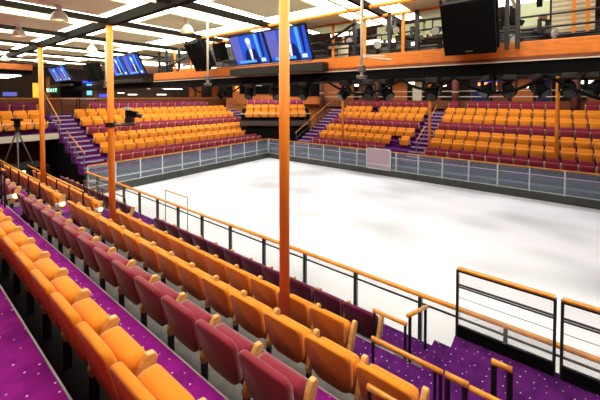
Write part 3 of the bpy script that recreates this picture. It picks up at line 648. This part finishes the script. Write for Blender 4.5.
for a, b, c, d, lab in ((516,547,-10,26,'large beige duct box beside the shutter'), (424,447,20,32,'beige duct box left of the large loudspeaker'), (400,421,24,36,'beige duct box left of the other one'), (376,392,27,38,'small beige duct box farthest along')):
    X = 12.5 if a > 500 else 14.0
    t = thing('duct_box', lab, 'duct', (X, w2(a,c,X)[0], E+2.1)); bpy.context.view_layer.update()
    obj('casing', strip('','','',X,a,b,c,d,'beige',.6), 'beige', t)
    obj('vent', strip('','','',X-.03,a+(b-a)*.65,a+(b-a)*.92,c+(d-c)*.7,c+(d-c)*.84,'brown',.03), 'brown', t)
for i, (a, b, c, d) in enumerate(((385,402,36,42),(405,440,41,44),(330,352,33,36),(520,546,36,38),(365,381,40,44))):
    bm = strip('','','',14.75,a,b,c,d,'tube',.1); tag(obj('glow_strip', bm, 'tube'), f'white strip light beyond the gantry above the far side, {ORD[i]} of these', 'strip light', 'strip lights above the far side')
for i, (z, x) in enumerate(((1.9,13.2),(1.5,13.4),(2.6,15.0))):
    bm = nb(); tube(bm, [(x,-4,E+z),(x,15,E+z)], .05, 8)
    for k in range(40): tube(bm, [(x,-4+.475*k,E+z),(x,-4+.475*k+.24,E+z-.28)], .016, 5); tube(bm, [(x,-4+.475*k+.24,E+z-.28),(x,-4+.475*(k+1),E+z)], .016, 5)
    tube(bm, [(x,-4,E+z-.28),(x,15,E+z-.28)], .04, 8)
    tag(obj('hanging_truss', bm, 'black'), f'long black lattice truss above the far side of the ice, {["middle","lowest","highest"][i]} one', 'truss', 'lattice trusses over the ice')
# end gallery fittings
def yx(px, Y): return ((px+117)*.6088*Y)/(525-(px+117)*.7934)
def ebox(name, lab, cat, Y, a, b, c, d, m, th=.1, parent=None):
    xa, xb_ = yx(a, Y), yx(b, Y); dm = .7934*(xa+xb_)/2 + .6088*Y
    bm = nb(); box(bm, (xa, Y, E+(97-d)*dm/320), (xb_, Y+th, E+(97-c)*dm/320))
    o = obj(name, bm, m, parent)
    return tag(o, lab, cat) if lab else o
ebox('blank_screen', 'large dark blank screen on the end gallery wall beside the left pole', 'screen', 23.9, 61, 82, 81, 99, 'blackm', .08)
ebox('round_sign', 'pale cyan glowing sign on the end gallery wall', 'sign', 23.9, 87, 92, 84, 95, 'cyan', .06)
ebox('neon_sign', 'blue neon strip above the pale cyan sign', 'sign', 23.9, 83, 93, 81, 83, 'blue', .06)
ebox('neon_sign', 'blue neon marks low beside the camera pole', 'sign', 23.9, 99, 107, 94, 97, 'blue', .06)
for i, (a, b, c, d) in enumerate(((99,107,87,88.5),(115,126,87,88.5),(129,140,87,88),(140,150,88,89),(118,124,92,94),(128,137,94,95),(152,163,87.5,88.5),(164,182,88,90),(157,166,94,95))):  # glowing strips standing for lights reflected in the dark gallery glass
    o = ebox('glow_strip', f'thin white reflection streak in the dark end gallery, {ORD[i]} from the left', 'strip light', 24.2, a, b, (c+d)/2-.35, (c+d)/2+.35, 'tube', .05); o['group'] = 'thin gallery reflection streaks'
for i, (a, b) in enumerate(((47,50),(94,97),(190,194),(197,201),(213,218))):
    t = thing('gallery_post', f'square wooden post in the end gallery, {ORD[i]} from the left', 'post', (yx(a,23.7),23.7,E-.02), 0, 'end gallery posts'); bpy.context.view_layer.update()
    ebox('shaft', None, None, 23.7, a, b, 77 if i < 4 else 79, 98, 'wallwood' if i != 1 else 'brownw', .2, t)
    ebox('foot', None, None, 23.66, a-.5, b+.5, 96, 98, 'brown', .28, t)
# exit sign
t = thing('exit_sign', 'small green lit exit sign beside the left pole', 'sign', (yx(52,23.05),23.05,E+.4)); bpy.context.view_layer.update()
ebox('sign_box', None, None, 23.05, 47, 57.5, 88, 92.3, 'green', .06, t)
bm = nb(); q = yx(52.3,23.05); dm = .7934*q + .6088*23.05; zc = E + (97-90.15)*dm/320; hh = .085
for x0, segs in ((-.26, ((0,0,.025,2),(0,0,.1,.3),(0,.85,.09,1.15),(0,1.7,.1,2))), (.03, ((0,0,.025,2),)), (.1, ((.045,0,.075,2),(0,1.7,.12,2)))):
    for a, b, c, d in segs: box(bm, (q+x0+a, 23.035, zc-hh+b*hh), (q+x0+c, 23.048, zc-hh+d*hh))
for sg in (1,-1): obox(bm, (q-.08, 23.042, zc), (.1*sg,0,2*hh), (0,1,0), (2*hh,0,-.1*sg), .095, .006, .013)
obj('lettering', bm, 'exitw', t)
bm = nb(); x_ = yx(52.3,23.05); tube(bm, [(x_,23.08,E+(97-88)*dm/320),(x_,23.08,CZ)], .02, 6); obj('hanger', bm, 'black', t)
# amber wall light at left pole
ebox('wall_light', 'amber glowing wall panel left of the exit sign', 'wall light', 23.8, 33, 39, 83, 99, 'orangelit', .05)
# control booth behind the televisions
def cbox(name, D, a, b, c, d, m, th, parent):
    ce = FW*D + RT*(((a+b)/2-300)/320*D) + Vector((0,0,E+(97-(c+d)/2)*D/320)); bm = nb()
    obox(bm, ce, RT, FW, (0,0,1), (b-a)/2*D/320, th/2, (d-c)/2*D/320); return obj(name, bm, m, parent)
ce = FW*28.0 + RT*(-11/320*28)
t = thing('control_booth', 'orange control booth with dark equipment windows below the largest televisions', 'booth', (ce.x,ce.y,E-.4)); bpy.context.view_layer.update()
cbox('front_panel', 28.0, 233, 345, 72, 104, 'wallwood', .2, t)
cbox('dark_window', 27.85, 240, 282, 75, 94, 'blackm', .1, t); cbox('dark_window', 27.85, 290, 322, 74, 96, 'blackm', .1, t)
cbox('lit_console', 27.75, 254, 262, 82, 86, 'cream', .1, t); cbox('amber_lamp', 27.75, 235.5, 239, 85, 91, 'orangelit', .1, t)
for i, (a, b) in enumerate(((61,77),(79,96))):
    xa, xb2 = yx(a, 22.2), yx(b, 22.2)
    rail_thing('gate_rail', f'pale metal gate rail at the top of the left stairs, {["beside the pole","beside the plum seats"][i]}', (xa,22.2,fz(6)+.9), (xb2,22.2,fz(6)+.9), .9, (.03,.97), r=.03, cap='ledge', sub=(.45,), postr=.03)
# left soffit
t = thing('balcony_soffit', 'dark soffit with orange fascia and white light battens above the left balcony', 'soffit', (3,18,E+1.1)); bpy.context.view_layer.update()
ebox('orange_fascia', None, None, 18.0, -30, 33, 63, 68.7, 'wallwood', .1, t)
bm = nb(); box(bm, (-2,18.1,E+1.02),(4.05,23,E+1.15)); obj('dark_ceiling', bm, 'blackm', t)
for x0, y0, x1, y1 in ((1.5,19.2,3.9,19.2),(1.5,21.6,3.9,21.6),(3.0,19.4,3.0,21.4),(3.8,19.4,3.8,21.4),(2.2,20.4,3.9,20.4)):
    bm = nb(); tube(bm, [(x0,y0,E+.98),(x1,y1,E+.98)], .035, 6); obj('light_batten', bm, 'tube', t)
ebox('display_screen', 'small lilac lit display under the left soffit', 'screen', 23.0, 3, 17, 92, 96, 's_lilac', .05)
# corner bulkhead wall
bm = nb(); obox(bm, FW*28.6 + RT*(-2.0) + Vector((0,0,1.9)), CR, CD, (0,0,1), 4.5, .1, 2.2); struct('wall_corner', bm, 'wallwood', 'wood wall behind the corner balcony')
# ------------------------------------------------------------------ cameras (equipment)
t = thing('robotic_camera', 'small black robotic video camera on a bracket on the camera pole', 'video camera', (3.1,7.72,E-.62)); bpy.context.view_layer.update()
c0 = Vector((3.1,7.72,E-.62)); side = RT
bm = nb(); tube(bm, [c0 + side*.07, c0 + side*.55], .025, 8); obox(bm, c0+side*.42+Vector((0,0,.03)), side, FW, (0,0,1), .14, .06, .015); obj('bracket', bm, 'steel', t)
bm = nb(); obox(bm, c0, side, FW, (0,0,1), .085, .085, .05); obj('pole_clamp', bm, 'black', t)
bm = nb(); obox(bm, c0+side*.42+Vector((0,0,.14)), side, FW, (0,0,1), .07, .06, .09); obj('pan_head', bm, 'black', t)
bm = nb(); obox(bm, c0+side*.47+Vector((0,0,.25)), side+Vector((0,0,-.25)), FW, (.1,0,1), .12, .06, .06); obj('camera_body', bm, 'blackm', t)
bm = nb(); tube(bm, [c0+side*.58+Vector((0,0,.22)), c0+side*.68+Vector((0,0,.19))], .05, 12); obj('lens', bm, 'black', t)
bm = nb(); obox(bm, c0+side*.36+Vector((0,0,.36)), side, FW, (0,0,1), .06, .05, .03); obj('viewfinder', bm, 'lightgrey', t)
bm = nb(); tube(bm, [c0+side*.1+Vector((0,0,-.02)), c0+side*.2+Vector((0,0,-.22)), c0+side*.4+Vector((0,0,-.2)), c0+side*.45+Vector((0,0,-.02))], .012, 6); obj('lead', bm, 'pole', t)
# tripod
tx, ty = 3.1, 16.0; zf = 1.5
bm = nb(); box(bm, (2.3,15.25,.2),(3.9,16.8,1.5)); struct('floor_camera_platform', bm, 'dark', 'dark camera platform')
t = thing('tripod', 'black tripod with fluid head standing beside the left balcony', 'tripod', (tx,ty,zf)); bpy.context.view_layer.update()
hd = Vector((tx,ty,zf+1.5))
for a in (20, 140, 260):
    f = Vector((tx+.5*math.cos(math.radians(a)), ty+.5*math.sin(math.radians(a)), zf+.02)); bm = nb(); tube(bm, [hd-Vector((0,0,.12)), f], .032, 8, .02); obj('leg', bm, 'steel', t)
bm = nb(); tube(bm, [hd-Vector((0,0,.2)), hd], .06, 10, .08); obj('column', bm, 'black', t)
bm = nb(); obox(bm, hd+Vector((0,0,.12)), RT, FW, (0,0,1), .07, .07, .12); obox(bm, hd+Vector((0,0,.28)), RT, FW, (0,0,1), .18, .07, .04); obj('fluid_head', bm, 'blackm', t)
bm = nb(); tube(bm, [hd+Vector((0,0,.2)), hd+RT*(-.1)+FW*(-.4)+Vector((0,0,-.1))], .014, 6); obj('pan_handle', bm, 'black', t)
# ------------------------------------------------------------------ light
def area(name, loc, sx, sy, energy, col=(1,.985,.98), rot=(0,0,0)):
    l = bpy.data.lights.new(name, 'AREA'); l.shape = 'RECTANGLE'; l.size = sx; l.size_y = sy; l.energy = energy; l.color = col
    o = bpy.data.objects.new(name, l); COL.objects.link(o); o.location = loc; o.rotation_euler = rot
    return o
area('ice_unseen_lamp', (10.4,3.5,E+4.1), 4, 17, 520)  # unseen area lamp in place of stage floodlights above the ice
area('far_unseen_lamp', (18.6,5.0,E+4.1), 2, 16, 900, rot=(0,math.radians(-3),0))  # unseen area lamp set overhead so the far seat tops come out brighter
area('end_stand_added_light', (11.8,18.3,E+1.7), 10, 1.5, 330)  # unseen area lamp added to brighten the end seat tops from above
area('end_unseen_lamp', (11.5,13.6,E+4.0), 9, 2, 300, rot=(math.radians(38),0,0))  # unseen area lamp in place of stage floodlights towards the end stand
area('corner_flood', (19.5,16.4,E+1.7), 3, 2, 90)
area('gallery_light', (25,5.5,E+1.7), 1.5, 18, 38, (1,.85,.65))
area('end_gallery_light', (11,24.4,E+1.75), 20, 1, 35, (1,.85,.65))
w = bpy.data.worlds.new('world'); S.world = w; w.use_nodes = True
w.node_tree.nodes['Background'].inputs[0].default_value = (.8,.8,.85,1); w.node_tree.nodes['Background'].inputs[1].default_value = .25
# ------------------------------------------------------------------ camera
cd = bpy.data.cameras.new('camera'); co = bpy.data.objects.new('camera', cd); COL.objects.link(co)
cd.sensor_width = 36; cd.lens = 320/600*36; cd.shift_y = -94/600; cd.clip_start = .05; cd.clip_end = 200
co.location = (0,0,E); co.rotation_euler = (math.radians(90-1.6), 0, math.radians(-52.5))
S.camera = co
S.view_settings.view_transform = 'Standard'; S.view_settings.look = 'None'; S.view_settings.exposure = 0; S.view_settings.gamma = 1
S.view_settings.use_curve_mapping = False
S.cycles.max_bounces = 6; S.cycles.diffuse_bounces = 3; S.cycles.transparent_max_bounces = 12; S.cycles.use_denoising = True
S.cycles.sample_clamp_indirect = 4
